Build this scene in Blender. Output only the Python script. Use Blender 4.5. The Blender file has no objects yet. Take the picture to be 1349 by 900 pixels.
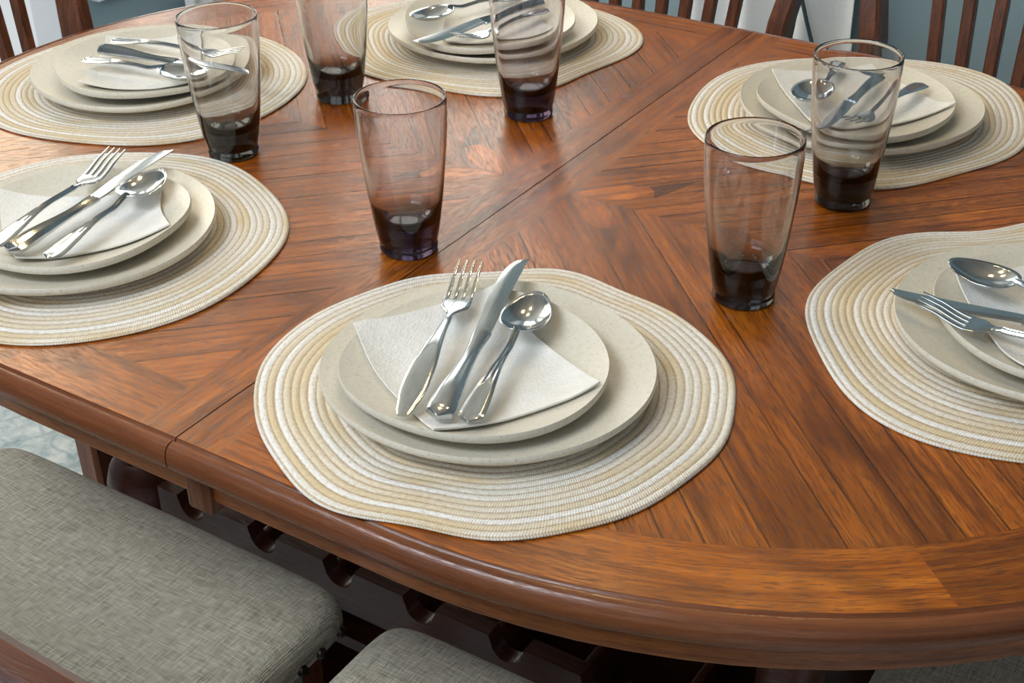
import bpy, bmesh, math, random
from mathutils import Vector, Matrix

random.seed(7)
C = bpy.context.scene.collection
TAU = 2 * math.pi
TT = 0.914            # height of the table top above the floor


# ------------------------------------------------------------------ helpers
def mesh_obj(name, verts, faces, mat, parent=None, smooth=True, uvs=None, loc=None, tints=None, sharp=None):
    me = bpy.data.meshes.new(name)
    me.from_pydata([tuple(v) for v in verts], [], faces)
    if uvs is not None:
        lay = me.uv_layers.new(name='UVMap')
        k = 0
        for f in uvs:
            for c in f:
                lay.data[k].uv = c
                k += 1
    if tints is not None:
        at = me.attributes.new('tint', 'FLOAT', 'FACE')
        for i, t in enumerate(tints):
            at.data[i].value = t
    me.polygons.foreach_set('use_smooth', [smooth] * len(me.polygons))
    me.update()
    bm = bmesh.new()
    bm.from_mesh(me)
    if sharp is not None:
        for e in bm.edges:
            if len(e.link_faces) == 2 and e.calc_face_angle(0) > sharp:
                e.smooth = False
    bmesh.ops.recalc_face_normals(bm, faces=bm.faces)
    bm.to_mesh(me)
    bm.free()
    o = bpy.data.objects.new(name, me)
    C.objects.link(o)
    for m in (mat if isinstance(mat, (list, tuple)) else [mat]):
        me.materials.append(m)
    if parent is not None:
        o.parent = parent
    if loc is not None:
        o.location = loc
    return o


def tag(o, label, cat, group=None):
    o['label'] = label
    o['category'] = cat
    if group:
        o['group'] = group
    return o


def struct(o):
    o['kind'] = 'structure'
    return o


def thing(name, label, cat, loc=(0, 0, 0), rotz=0.0, group=None):
    o = bpy.data.objects.new(name, None)
    o.empty_display_size = 0.05
    C.objects.link(o)
    o.location = loc
    o.rotation_euler = (0, 0, rotz)
    return tag(o, label, cat, group)


class MB:
    """collects simple solids into one mesh"""
    def __init__(self):
        self.v = []
        self.f = []

    def add(self, v, f):
        n = len(self.v)
        self.v += [tuple(p) for p in v]
        self.f += [[i + n for i in q] for q in f]

    def box(self, x0, x1, y0, y1, z0, z1, b=0.0):
        if b <= 0:
            v = [(x, y, z) for z in (z0, z1) for y in (y0, y1) for x in (x0, x1)]
            self.add(v, [[0, 2, 3, 1], [4, 5, 7, 6], [0, 1, 5, 4], [2, 6, 7, 3], [0, 4, 6, 2], [1, 3, 7, 5]])
            return
        bm = bmesh.new()
        bmesh.ops.create_cube(bm, size=1)
        for q in bm.verts:
            q.co = Vector(((x0 + x1) / 2 + q.co.x * (x1 - x0), (y0 + y1) / 2 + q.co.y * (y1 - y0), (z0 + z1) / 2 + q.co.z * (z1 - z0)))
        bmesh.ops.bevel(bm, geom=list(bm.edges), offset=b, segments=2, profile=0.5, affect='EDGES')
        bm.verts.index_update()
        self.add([q.co for q in bm.verts], [[q.index for q in f.verts] for f in bm.faces])
        bm.free()

    def loft(self, rings, cap=True):
        n = len(rings[0])
        base = len(self.v)
        for r in rings:
            self.v += [tuple(p) for p in r]
        for i in range(len(rings) - 1):
            for j in range(n):
                a = base + i * n + j
                b = base + i * n + (j + 1) % n
                self.f.append([a, b, b + n, a + n])
        if cap:
            self.f.append([base + j for j in range(n)][::-1])
            self.f.append([base + (len(rings) - 1) * n + j for j in range(n)])

    def lathe(self, prof, cx=0, cy=0, n=32):
        self.loft([[(cx + r * math.cos(TAU * j / n), cy + r * math.sin(TAU * j / n), z) for j in range(n)] for r, z in prof])

    def build(self, name, mat, parent=None, smooth=True, sharp=0.6, loc=None):
        return mesh_obj(name, self.v, self.f, mat, parent, smooth, loc=loc, sharp=sharp)


def ss(a, b, x):
    t = max(0.0, min(1.0, (x - a) / (b - a)))
    return t * t * (3 - 2 * t)


def lin(c):
    def f(u):
        u /= 255
        return u / 12.92 if u <= 0.04045 else ((u + 0.055) / 1.055) ** 2.4
    return (f(c[0]), f(c[1]), f(c[2]), 1)


# ------------------------------------------------------------------ materials
class NT:
    def __init__(self, name):
        self.m = bpy.data.materials.new(name)
        self.m.use_nodes = True
        self.t = self.m.node_tree
        self.b = self.t.nodes['Principled BSDF']
        self.out = self.t.nodes['Material Output']

    def n(self, typ, **kw):
        x = self.t.nodes.new(typ)
        for k, v in kw.items():
            setattr(x, k, v)
        return x

    def l(self, a, b):
        self.t.links.new(a, b)

    def math(self, op, a, b=None, clamp=False):
        x = self.n('ShaderNodeMath', operation=op, use_clamp=clamp)
        for i, q in enumerate((a, b)):
            if q is None:
                continue
            if isinstance(q, (int, float)):
                x.inputs[i].default_value = q
            else:
                self.l(q, x.inputs[i])
        return x.outputs[0]

    def mix(self, fac, a, b, mode='MIX'):
        x = self.n('ShaderNodeMix', data_type='RGBA', blend_type=mode)
        for i, q in ((0, fac), (6, a), (7, b)):
            if isinstance(q, (int, float)):
                x.inputs[i].default_value = q
            elif isinstance(q, tuple):
                x.inputs[i].default_value = q
            else:
                self.l(q, x.inputs[i])
        return x.outputs[2]

    def noise(self, vec, scale, detail=3, rough=0.55, dist=0.0):
        x = self.n('ShaderNodeTexNoise')
        x.inputs['Scale'].default_value = scale
        x.inputs['Detail'].default_value = detail
        x.inputs['Roughness'].default_value = rough
        x.inputs['Distortion'].default_value = dist
        if vec is not None:
            self.l(vec, x.inputs['Vector'])
        return x.outputs['Fac']

    def mapping(self, vec, scale=(1, 1, 1), rot=(0, 0, 0), loc=(0, 0, 0)):
        x = self.n('ShaderNodeMapping')
        x.inputs['Scale'].default_value = scale
        x.inputs['Rotation'].default_value = rot
        x.inputs['Location'].default_value = loc
        self.l(vec, x.inputs['Vector'])
        return x.outputs[0]

    def ramp(self, fac, stops):
        x = self.n('ShaderNodeValToRGB')
        e = x.color_ramp.elements
        while len(e) < len(stops):
            e.new(0.5)
        for q, (p, c) in zip(e, stops):
            q.position = p
            q.color = c if isinstance(c, tuple) else (c, c, c, 1)
        self.l(fac, x.inputs['Fac'])
        return x.outputs['Color']

    def bump(self, h, strength=0.3, dist=0.001):
        x = self.n('ShaderNodeBump')
        x.inputs['Strength'].default_value = strength
        x.inputs['Distance'].default_value = dist
        self.l(h, x.inputs['Height'])
        self.l(x.outputs['Normal'], self.b.inputs['Normal'])

    def set(self, **kw):
        for k, v in kw.items():
            self.b.inputs[k].default_value = v


def wood_material(name, dark, mid, light, rough=0.3, coords='UV', scl=1.0, tint=False, axis=0, contrast=1.0, coat=0.0, spec=0.5):
    q = NT(name)
    tc = q.n('ShaderNodeTexCoord')
    vec = tc.outputs['UV' if coords == 'UV' else 'Object']
    ax = [(1, 1, 1)] * 3

    def sc(along, across):
        s = [across * scl] * 3
        s[axis] = along * scl
        return tuple(s)
    streak = q.noise(q.mapping(vec, sc(4.0, 150)), 1.0, 4, 0.65, 0.1)
    broad = q.noise(q.mapping(vec, sc(1.3, 10), loc=(3, 7, 1)), 1.0, 2, 0.5, 0.5)
    rings = q.math('SINE', q.math('MULTIPLY', broad, 46.0))
    rings = q.math('POWER', q.math('MULTIPLY', q.math('ADD', rings, 1.0), 0.5), 7.0)
    pores = q.noise(q.mapping(vec, sc(55, 620), loc=(11, 2, 5)), 1.0, 2, 0.6)
    pores = q.ramp(pores, [(0.50, 0.0), (0.60, 1.0)])
    base = q.ramp(streak, [(0.22, dark), (0.46, mid), (0.72, light)])
    base = q.mix(q.math('MULTIPLY', rings, 0.42 * contrast), base, dark)
    base = q.mix(q.math('MULTIPLY', pores, 0.6 * contrast), base, dark)
    fig = q.noise(q.mapping(vec, sc(5.0, 13), loc=(17, 4, 9)), 1.0, 2, 0.5, 1.2)
    base = q.mix(q.math('MULTIPLY', q.ramp(fig, [(0.53, 0.0), (0.62, 1.0)]), 0.32 * contrast), base, dark)
    if tint:
        at = q.n('ShaderNodeAttribute', attribute_name='tint')
        hs = q.n('ShaderNodeHueSaturation')
        q.l(base, hs.inputs['Color'])
        q.l(at.outputs['Fac'], hs.inputs['Value'])
        base = hs.outputs['Color']
    q.l(base, q.b.inputs['Base Color'])
    rr = q.math('ADD', q.math('MULTIPLY', pores, 0.12), rough)
    q.l(rr, q.b.inputs['Roughness'])
    q.set(**{'Specular IOR Level': spec, 'Coat Weight': coat, 'Coat Roughness': 0.22})
    q.bump(q.math('SUBTRACT', 1.0, pores), 0.12, 0.0006)
    return q.m


VENEER = wood_material('walnut_veneer', lin((72, 30, 4)), lin((164, 86, 17)), lin((200, 116, 32)), rough=0.24, tint=True, spec=0.52)
EDGEWOOD = wood_material('edge_wood', lin((82, 42, 22)), lin((122, 70, 40)), lin((142, 86, 52)), rough=0.2, contrast=0.45)
APRONWOOD = wood_material('apron_wood', lin((80, 34, 10)), lin((148, 80, 30)), lin((176, 102, 42)), rough=0.3, contrast=0.7)
CHAIRWOOD = wood_material('chair_wood', lin((52, 28, 16)), lin((104, 58, 34)), lin((132, 78, 48)), rough=0.3, coords='Object', axis=2, contrast=0.5)
RAILWOOD = wood_material('rail_wood', lin((44, 18, 10)), lin((74, 32, 18)), lin((96, 46, 28)), rough=0.3, coords='Object', axis=0, contrast=0.6)
BASEWOOD = wood_material('base_wood', lin((48, 22, 14)), lin((78, 40, 27)), lin((98, 54, 38)), rough=0.28, coords='Object', axis=0, contrast=0.4)


def plain(name, col, rough=0.5, metal=0.0, spec=0.5, bump=None):
    q = NT(name)
    tc = q.n('ShaderNodeTexCoord')
    v = tc.outputs['Object']
    n = q.noise(v, bump[0] if bump else 40, 3)
    q.l(q.mix(q.math('MULTIPLY', n, 0.12), lin(col), tuple(c * 0.7 for c in lin(col)[:3]) + (1,)), q.b.inputs['Base Color'])
    q.set(Roughness=rough, Metallic=metal, **{'Specular IOR Level': spec})
    if bump:
        q.bump(n, bump[1], 0.001)
    return q.m


def steel():
    q = NT('polished_steel')
    tc = q.n('ShaderNodeTexCoord')
    n = q.noise(q.mapping(tc.outputs['Object'], (60, 400, 60)), 1.0, 3)
    q.l(q.ramp(n, [(0.3, (0.50, 0.53, 0.55, 1)), (0.7, (0.60, 0.63, 0.65, 1))]), q.b.inputs['Base Color'])
    q.l(q.math('ADD', q.math('MULTIPLY', n, 0.06), 0.09), q.b.inputs['Roughness'])
    q.set(Metallic=1.0)
    return q.m


STEEL = steel()
NAIL = plain('nailhead_bronze', (58, 48, 40), 0.35, 0.8)


def ceramic():
    q = NT('speckled_cream_ceramic')
    tc = q.n('ShaderNodeTexCoord')
    v = tc.outputs['Object']
    a = q.noise(v, 430, 2, 0.6)
    b = q.noise(v, 240, 3, 0.6)
    sp = q.ramp(a, [(0.60, 0.0), (0.70, 1.0)])
    base = q.ramp(b, [(0.3, lin((212, 205, 188))), (0.7, lin((221, 215, 200)))])
    q.l(q.mix(q.math('MULTIPLY', sp, 0.45), base, lin((165, 148, 118))), q.b.inputs['Base Color'])
    q.set(Roughness=0.38, **{'Specular IOR Level': 0.4})
    q.bump(b, 0.08, 0.0006)
    return q.m


CERAMIC = ceramic()


def napkin_mat():
    q = NT('paper_napkin')
    tc = q.n('ShaderNodeTexCoord')
    v = tc.outputs['Object']
    w = q.n('ShaderNodeTexVoronoi')
    w.inputs['Scale'].default_value = 420
    q.l(q.mapping(v, (1, 0.7, 1), (0, 0, 0.6)), w.inputs['Vector'])
    n = q.noise(v, 90, 3)
    q.l(q.ramp(n, [(0.3, lin((232, 229, 222))), (0.7, lin((240, 237, 231)))]), q.b.inputs['Base Color'])
    q.set(Roughness=0.9, **{'Specular IOR Level': 0.15})
    q.bump(q.math('ADD', w.outputs['Distance'], q.math('MULTIPLY', n, 0.8)), 0.35, 0.0012)
    return q.m


NAPKIN = napkin_mat()


def mat_fibre():
    # u = angle 0..1, v = strand number counted from the centre
    q = NT('braided_mat')
    uv = q.n('ShaderNodeTexCoord').outputs['UV']
    sep = q.n('ShaderNodeSeparateXYZ')
    q.l(uv, sep.inputs[0])
    u, v = sep.outputs[0], sep.outputs[1]
    strand = q.math('FLOOR', v)
    fr = q.math('FRACT', v)
    wn = q.n('ShaderNodeTexNoise', noise_dimensions='1D')
    wn.inputs['Scale'].default_value = 1.25
    wn.inputs['Detail'].default_value = 1.0
    q.l(q.math('ADD', strand, u), wn.inputs['W'])
    spread = q.math('ADD', q.math('MULTIPLY', q.math('SUBTRACT', wn.outputs['Fac'], 0.5), 2.6), 0.5, True)
    base = q.ramp(spread, [(0.0, lin((252, 250, 246))), (0.38, lin((242, 237, 226))), (0.54, lin((230, 214, 182))), (0.68, lin((246, 242, 233))), (0.86, lin((228, 208, 170))), (1.0, lin((244, 238, 226)))])
    # plaited stitches: slanted dashes, more of them on outer strands
    cnt = q.math('MULTIPLY', u, 520.0)
    slant = q.math('ADD', cnt, q.math('MULTIPLY', fr, 1.3))
    dash = q.math('SINE', q.math('MULTIPLY', slant, TAU))
    comb = q.n('ShaderNodeCombineXYZ')
    q.l(q.math('MULTIPLY', u, 260.0), comb.inputs[0])
    q.l(q.math('MULTIPLY', v, 2.6), comb.inputs[1])
    nz = q.noise(comb.outputs[0], 1.0, 3, 0.7)
    base = q.mix(q.ramp(nz, [(0.42, 0.0), (0.75, 0.55)]), base, lin((196, 172, 138)))
    base = q.mix(q.math('MULTIPLY', q.math('ADD', dash, 1.0), 0.07), base, lin((160, 140, 112)))
    edge = q.math('ABSOLUTE', q.math('SUBTRACT', fr, 0.5))
    seam = q.ramp(edge, [(0.30, 0.0), (0.47, 1.0)])
    base = q.mix(q.math('MULTIPLY', seam, q.math('ADD', q.math('MULTIPLY', nz, 0.9), 0.2, True)), base, lin((168, 138, 98)))
    q.l(base, q.b.inputs['Base Color'])
    q.set(Roughness=0.85, **{'Specular IOR Level': 0.2, 'Sheen Weight': 0.15})
    q.bump(q.math('ADD', q.math('MULTIPLY', dash, 0.25), nz), 0.5, 0.0012)
    return q.m


BRAID = mat_fibre()


def linen():
    q = NT('grey_linen')
    v = q.n('ShaderNodeTexCoord').outputs['Object']
    a = q.noise(q.mapping(v, (60, 900, 300)), 1.0, 3, 0.6)
    b = q.noise(q.mapping(v, (900, 60, 300)), 1.0, 3, 0.6)
    w1 = q.n('ShaderNodeTexWave', wave_type='BANDS', bands_direction='X')
    w1.inputs['Scale'].default_value = 210
    w1.inputs['Distortion'].default_value = 0.6
    q.l(v, w1.inputs['Vector'])
    w2 = q.n('ShaderNodeTexWave', wave_type='BANDS', bands_direction='Y')
    w2.inputs['Scale'].default_value = 210
    w2.inputs['Distortion'].default_value = 0.6
    q.l(v, w2.inputs['Vector'])
    weave = q.math('MULTIPLY', w1.outputs['Fac'], w2.outputs['Fac'])
    t = q.math('ADD', q.math('MULTIPLY', q.math('ADD', a, b), 0.5), q.math('MULTIPLY', q.math('SUBTRACT', weave, 0.35), 0.22))
    col = q.ramp(t, [(0.30, lin((112, 104, 88))), (0.46, lin((176, 167, 147))), (0.60, lin((214, 206, 186))), (0.78, lin((246, 240, 224)))])
    q.l(col, q.b.inputs['Base Color'])
    q.set(Roughness=0.92, **{'Specular IOR Level': 0.15, 'Sheen Weight': 0.2})
    q.bump(q.math('ADD', weave, t), 0.5, 0.0012)
    return q.m


LINEN = linen()


def smoked_glass(name, absorb, dens):
    q = NT(name)
    q.set(Roughness=0.0, IOR=1.5, **{'Transmission Weight': 1.0, 'Base Color': (1, 1, 1, 1)})
    va = q.n('ShaderNodeVolumeAbsorption')
    va.inputs['Color'].default_value = absorb
    va.inputs['Density'].default_value = dens
    q.l(va.outputs[0], q.out.inputs['Volume'])
    return q.m


GLASS_P = smoked_glass('smoked_glass_plum', (0.27, 0.22, 0.35, 1), 92)
GLASS_G = smoked_glass('smoked_glass_grey', (0.24, 0.26, 0.28, 1), 92)
GLASS_B = smoked_glass('smoked_glass_blue', (0.22, 0.26, 0.30, 1), 92)
# ------------------------------------------------------------------ dining table
# the top is two mirrored halves meeting at a seam; each is a short straight run ending in a half ellipse
SX = 0.20


def outline(off, x0, n=72):
    """half outline (right side), from near seam end round to far seam end"""
    a, b = 0.56 + off, 0.521 + off
    pts = []
    m = 8
    for i in range(m):
        pts.append((x0 + (SX - x0) * i / m, -b))
    for i in range(n + 1):
        t = -math.pi / 2 + math.pi * i / n
        pts.append((SX + a * math.cos(t), b * math.sin(t)))
    for i in range(m - 1, -1, -1):
        pts.append((x0 + (SX - x0) * i / m, b))
    return pts


def clip(poly, nx, ny, d):
    """keep the side nx*x + ny*y >= d"""
    out = []
    for i in range(len(poly)):
        p, q = poly[i], poly[(i + 1) % len(poly)]
        a = nx * p[0] + ny * p[1] - d
        b = nx * q[0] + ny * q[1] - d
        if a >= 0:
            out.append(p)
        if (a >= 0) != (b >= 0):
            t = a / (a - b)
            out.append((p[0] + t * (q[0] - p[0]), p[1] + t * (q[1] - p[1])))
    return out


def tabletop(sgn, parent, rnd):
    V, F, UV, TI, MI = [], [], [], [], []
    X0, XB = 0.0006, 0.0415

    def poly(pts, ori, ang, tint, z=0.0, mi=0, shift=None):
        if len(pts) < 3:
            return
        sh = shift or (rnd.uniform(0, 9), rnd.uniform(0, 9))
        c, s = math.cos(ang), math.sin(ang)
        n = len(V)
        V.extend([(sgn * x, y, z) for x, y in pts])
        F.append(list(range(n, n + len(pts))))
        UV.append([((x - ori[0]) * c + (y - ori[1]) * s + sh[0], -(x - ori[0]) * s + (y - ori[1]) * c + sh[1]) for x, y in pts])
        TI.append(tint)
        MI.append(mi)

    # border field (inner) region for the diagonal planks
    inner = []
    for i in range(65):
        t = -math.pi / 2 + math.pi * i / 64
        inner.append((SX + 0.4875 * math.cos(t), 0.461 * math.sin(t)))
    inner = [(XB, -0.461)] + inner + [(XB, 0.461)]
    r2 = math.sqrt(0.5)
    for wy in (-1, 1):
        wedge = clip(inner, 0, wy, 0.0)
        # plank joints measured across the grain; the grain runs outward and away from the long centre line
        joints = [-0.36, -0.30, -0.25, -0.205, -0.165, -0.13, -0.098, -0.068, -0.04, -0.0132, 0.0286, 0.0795, 0.101, 0.135, 0.163, 0.196, 0.222, 0.258, 0.285, 0.32, 0.352, 0.385, 0.43, 0.48, 0.56]
        tr = random.Random(21 if sgn > 0 else 22)
        for a, b in zip(joints, joints[1:]):
            # s = (x - wy*y... ) across coordinate
            nx, ny = r2, -wy * r2
            sp = clip(clip(wedge, nx, ny, a), -nx, -ny, -b)
            tv = tr.uniform(0.84, 1.12)
            if wy < 0:
                tv *= 0.96
            sh = (tr.uniform(0, 9), tr.uniform(0, 9))
            poly(sp, (0.04, 0), wy * math.pi / 4, tv, shift=sh)
            jt = clip(clip(wedge, nx, ny, b - 0.0010), -nx, -ny, -(b + 0.0005))
            poly(jt, (0.04, 0), wy * math.pi / 4, 0.30, z=0.0001, shift=sh)
        # the pale heart-shaped figure where the planks meet in the middle
        leaf = [(XB + 0.001, 0.0005 * wy), (0.072, wy * 0.0015), (0.098, wy * 0.016), (0.112, wy * 0.046), (0.103, wy * 0.053), (0.078, wy * 0.043), (0.058, wy * 0.022)]
        poly(leaf, (0.04, 0), wy * math.pi / 4, 1.55, z=0.00012)
        dk = [(0.112, wy * 0.046), (0.118, wy * 0.034), (0.128, wy * 0.056), (0.140, wy * 0.092), (0.118, wy * 0.068), (0.103, wy * 0.053)]
        poly(dk, (0.04, 0), wy * math.pi / 4, 0.45, z=0.00012)
    # seam band: three long strips beside the joint
    ws = [X0, 0.0135, 0.0295, XB]
    for i, (a, b) in enumerate(zip(ws, ws[1:])):
        for y0, y1 in ((-0.521, -0.02 + 0.05 * i), (-0.02 + 0.05 * i, 0.521)):
            poly([(a, y0), (b, y0), (b, y1), (a, y1)], (0, 0), math.pi / 2, [0.78, 0.95, 0.88][i] * rnd.uniform(0.93, 1.05))
    # border ring in mitred lengths
    def ringpt(t, o):
        if t < 0:
            return (SX + t, -(0.461 if o == 0 else 0.521))
        if t > 1:
            return (SX - (t - 1), (0.461 if o == 0 else 0.521))
        th = -math.pi / 2 + math.pi * t
        a, b = (0.4875, 0.461) if o == 0 else (0.56, 0.521)
        return (SX + a * math.cos(th), b * math.sin(th))
    ts = [XB - SX, -0.08] + [i / 48 for i in range(49)] + [1.08, 1 + SX - XB]
    seg_tint = {}
    acc = 0.0
    tr = random.Random(5)
    for i in range(len(ts) - 1):
        t0, t1 = ts[i], ts[i + 1]
        # a new length of veneer every few steps
        key = int(max(0.0, (t0 * 3.0 + 0.35 * (sgn > 0)) + 1))
        if key not in seg_tint:
            seg_tint[key] = (tr.uniform(0.86, 1.12), (tr.uniform(0, 9), tr.uniform(0, 9)))
        p = [ringpt(t0, 0), ringpt(t0, 1), ringpt(t1, 1), ringpt(t1, 0)]
        L = math.hypot(p[2][0] - p[1][0], p[2][1] - p[1][1])
        n = len(V)
        V.extend([(sgn * x, y, 0.0) for x, y in p])
        F.append([n, n + 1, n + 2, n + 3])
        tv, sh = seg_tint[key]
        UV.append([(acc + sh[0], sh[1]), (acc + sh[0], sh[1] - 0.065), (acc + L + sh[0], sh[1] - 0.065), (acc + L + sh[0], sh[1])])
        TI.append(tv)
        MI.append(0)
        acc += L
    # moulded edge: little quirk groove, thumbnail round, upright face
    prof = [(0, 0), (0.0012, -0.0022), (0.0032, -0.0026), (0.0042, -0.0006), (0.0075, -0.0008), (0.0105, -0.0024), (0.0128, -0.0056), (0.0140, -0.0100),
            (0.0143, -0.0150), (0.0136, -0.0205), (0.0122, -0.0225), (-0.02, -0.0225)]
    x0 = X0
    rings = [outline(o, x0) for o, z in prof]
    m = len(rings[0])
    base = len(V)
    for k, (o, z) in enumerate(prof):
        V.extend([(sgn * x, y, z) for x, y in rings[k]])
    al = [0.0]
    for i in range(1, m):
        al.append(al[-1] + math.dist(rings[5][i], rings[5][i - 1]))
    pl = [0.0]
    for k in range(1, len(prof)):
        pl.append(pl[-1] + math.dist(prof[k], prof[k - 1]))
    for k in range(len(prof) - 1):
        for i in range(m - 1):
            a = base + k * m + i
            F.append([a, a + 1, a + m + 1, a + m])
            UV.append([(al[i], pl[k]), (al[i + 1], pl[k]), (al[i + 1], pl[k + 1]), (al[i], pl[k + 1])])
            TI.append(1.0)
            MI.append(1)
    # seam face and underside
    n = len(V)
    near = [(x0, -0.521 - o, z) for o, z in prof]
    far = [(x0, 0.521 + o, z) for o, z in prof][::-1]
    ring = near + far
    V.extend([(sgn * x, y, z) for x, y, z in ring])
    F.append(list(range(n, n + len(ring))))
    UV.append([(y, z) for x, y, z in ring])
    TI.append(0.8)
    MI.append(1)
    n = len(V)
    und = rings[-1]
    V.extend([(sgn * x, y, -0.0225) for x, y in und])
    F.append(list(range(n, n + m)))
    UV.append([(x, y) for x, y in und])
    TI.append(0.8)
    MI.append(1)
    me = bpy.data.meshes.new('tabletop')
    if sgn < 0:
        F = [f[::-1] for f in F]
        UV = [u[::-1] for u in UV]
    me.from_pydata(V, [], F)
    lay = me.uv_layers.new(name='UVMap')
    k = 0
    for f in UV:
        for c in f:
            lay.data[k].uv = c
            k += 1
    at = me.attributes.new('tint', 'FLOAT', 'FACE')
    at.data.foreach_set('value', TI)
    me.materials.append(VENEER)
    me.materials.append(EDGEWOOD)
    me.polygons.foreach_set('material_index', MI)
    me.polygons.foreach_set('use_smooth', [q == 1 for q in MI])
    me.update()
    bm = bmesh.new()
    bm.from_mesh(me)
    for e in bm.edges:
        if len(e.link_faces) == 2 and e.calc_face_angle(0) > 0.9:
            e.smooth = False
    for f in bm.faces:      # flat top faces must look up
        if f.material_index == 0 and f.normal.z < 0:
            f.normal_flip()
    bm.to_mesh(me)
    bm.free()
    o = bpy.data.objects.new('tabletop', me)
    C.objects.link(o)
    o.parent = parent
    o.location = (0, 0, TT)
    return o


table = thing('dining_table', 'oval brown wooden dining table set for six with a parquet top and wine rack base', 'table')
rnd = random.Random(3)
tabletop(1, table, rnd).location.x = 0.0042
tabletop(-1, table, rnd).location.x = 0.0042


def apron(sgn):
    m = MB()
    o0 = outline(-0.006, 0.001, 48)
    o1 = outline(-0.026, 0.001, 48)
    rings = []
    uv = []
    for (a, b) in zip(o0, o1):
        rings.append([(sgn * a[0], a[1], -0.0215), (sgn * a[0], a[1], -0.055), (sgn * a[0] * 0.999, a[1] * 0.997, -0.058), (sgn * b[0], b[1], -0.058), (sgn * b[0], b[1], -0.0215)])
    V = [p for r in rings for p in r]
    F, UV = [], []
    al = 0.0
    n = 5
    for i in range(len(rings) - 1):
        L = math.dist(rings[i][0], rings[i + 1][0])
        for j in range(n):
            a, b = i * n + j, i * n + (j + 1) % n
            F.append([a, b, b + n, a + n])
            UV.append([(al, V[a][2]), (al, V[b][2]), (al + L, V[b][2]), (al + L, V[a][2])])
        al += L
    F.append(list(range(n)))
    UV.append([(0, 0)] * n)
    F.append([len(V) - n + j for j in range(n)])
    UV.append([(0, 0)] * n)
    ob = mesh_obj('apron', V, F, APRONWOOD, table, True, uvs=UV, sharp=0.6)
    ob.location = (0.0042, 0, TT)
    return ob


apron(1)
apron(-1)
# block under the near end of the seam
for yy in (-1, 1):
    m = MB()
    ys = sorted((yy * 0.519, yy * 0.47))
    m.box(0.0020, 0.0290, ys[0], ys[1], TT - 0.070, TT - 0.0235, 0.003)
    m.build('apron_block', CHAIRWOOD, table, True)


def turned_leg(x, y):
    m = MB()
    z = TT
    m.lathe([(0.036, z - 0.0235), (0.036, z - 0.10), (0.030, z - 0.12), (0.029, z - 0.20), (0.031, z - 0.30), (0.028, z - 0.345), (0.034, z - 0.352), (0.030, z - 0.36),
             (0.041, z - 0.375), (0.047, z - 0.395), (0.046, z - 0.412), (0.036, z - 0.430), (0.034, z - 0.436)], x, y, 28)
    for s in (0,):
        w, c = 0.055, 0.022
        oc = [(-w, -w + c), (-w + c, -w), (w - c, -w), (w, -w + c), (w, w - c), (w - c, w), (-w + c, w), (-w, w - c)]
        m.loft([[(x + px * k, y + py * k, zz) for px, py in oc] for k, zz in ((0.94, z - 0.434), (1, z - 0.437), (1, 0.04), (0.9, 0.0))])
    return m.build('leg', BASEWOOD, table)


for sx in (-1, 1):
    for sy in (-1, 1):
        turned_leg(sx * 0.41, sy * 0.225)


def rack_board(y, name):
    """wine rack rail: bottle-neck notches cut into the top edge"""
    th = 0.02
    x0, x1, zt, zb = -0.352, 0.352, TT - 0.365, TT - 0.425
    top = [(x0, zt)]
    for k in range(-3, 4):
        c = 0.0208 + k * 0.107
        w = 0.021
        if c - w < x0 + 0.01 or c + w > x1 - 0.01:
            continue
        top.append((c - w, zt))
        top.append((c - w * 0.94, zt - 0.006))
        for i in range(9):
            a = math.pi + math.pi * i / 8
            top.append((c + w * 0.86 * math.cos(a), zt - 0.010 + 0.017 * math.sin(a)))
        top.append((c + w * 0.94, zt - 0.006))
        top.append((c + w, zt))
    top.append((x1, zt))
    V, F = [], []
    n = len(top)
    for yy in (y - th / 2, y + th / 2):
        V += [(a, yy, b) for a, b in top]
        V += [(a, yy, zb) for a, b in top]
    for i in range(n - 1):
        F.append([i, i + 1, n + i + 1, n + i])
        F.append([2 * n + i, 3 * n + i, 3 * n + i + 1, 2 * n + i + 1])
        F.append([i, 2 * n + i, 2 * n + i + 1, i + 1])
        F.append([n + i, n + i + 1, 3 * n + i + 1, 3 * n + i])
    F.append([0, n, 3 * n, 2 * n])
    F.append([n - 1, 3 * n - 1, 4 * n - 1, 2 * n - 1])
    return mesh_obj(name, V, F, BASEWOOD, table, True, sharp=0.7)


rack_board(-0.25, 'rack_rail')
rack_board(0.02, 'rack_rail')
rack_board(0.25, 'rack_rail')
m = MB()
m.box(-0.36, 0.36, -0.245, 0.245, TT - 0.50, TT - 0.482, 0.002)
m.build('rack_shelf', BASEWOOD, table)
m = MB()
m.box(-0.40, 0.40, -0.27, 0.27, 0.10, 0.13, 0.004)
m.build('bottom_shelf', BASEWOOD, table)
for sx in (-1, 1):
    m = MB()
    m.box(sx * 0.372 - 0.009, sx * 0.372 + 0.009, -0.18, 0.18, 0.13, TT - 0.40, 0.002)
    m.build('end_panel', BASEWOOD, table)
for k in range(-3, 3):
    m = MB()
    xx = 0.0208 + (k + 0.5) * 0.107
    m.box(xx - 0.005, xx + 0.005, -0.235, 0.235, TT - 0.482, TT - 0.425, 0.001)
    m.build('rack_divider', BASEWOOD, table)
m = MB()
m.box(-0.36, 0.36, -0.006, 0.006, 0.13, TT - 0.50)
m.build('back_panel', BASEWOOD, table)

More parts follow.
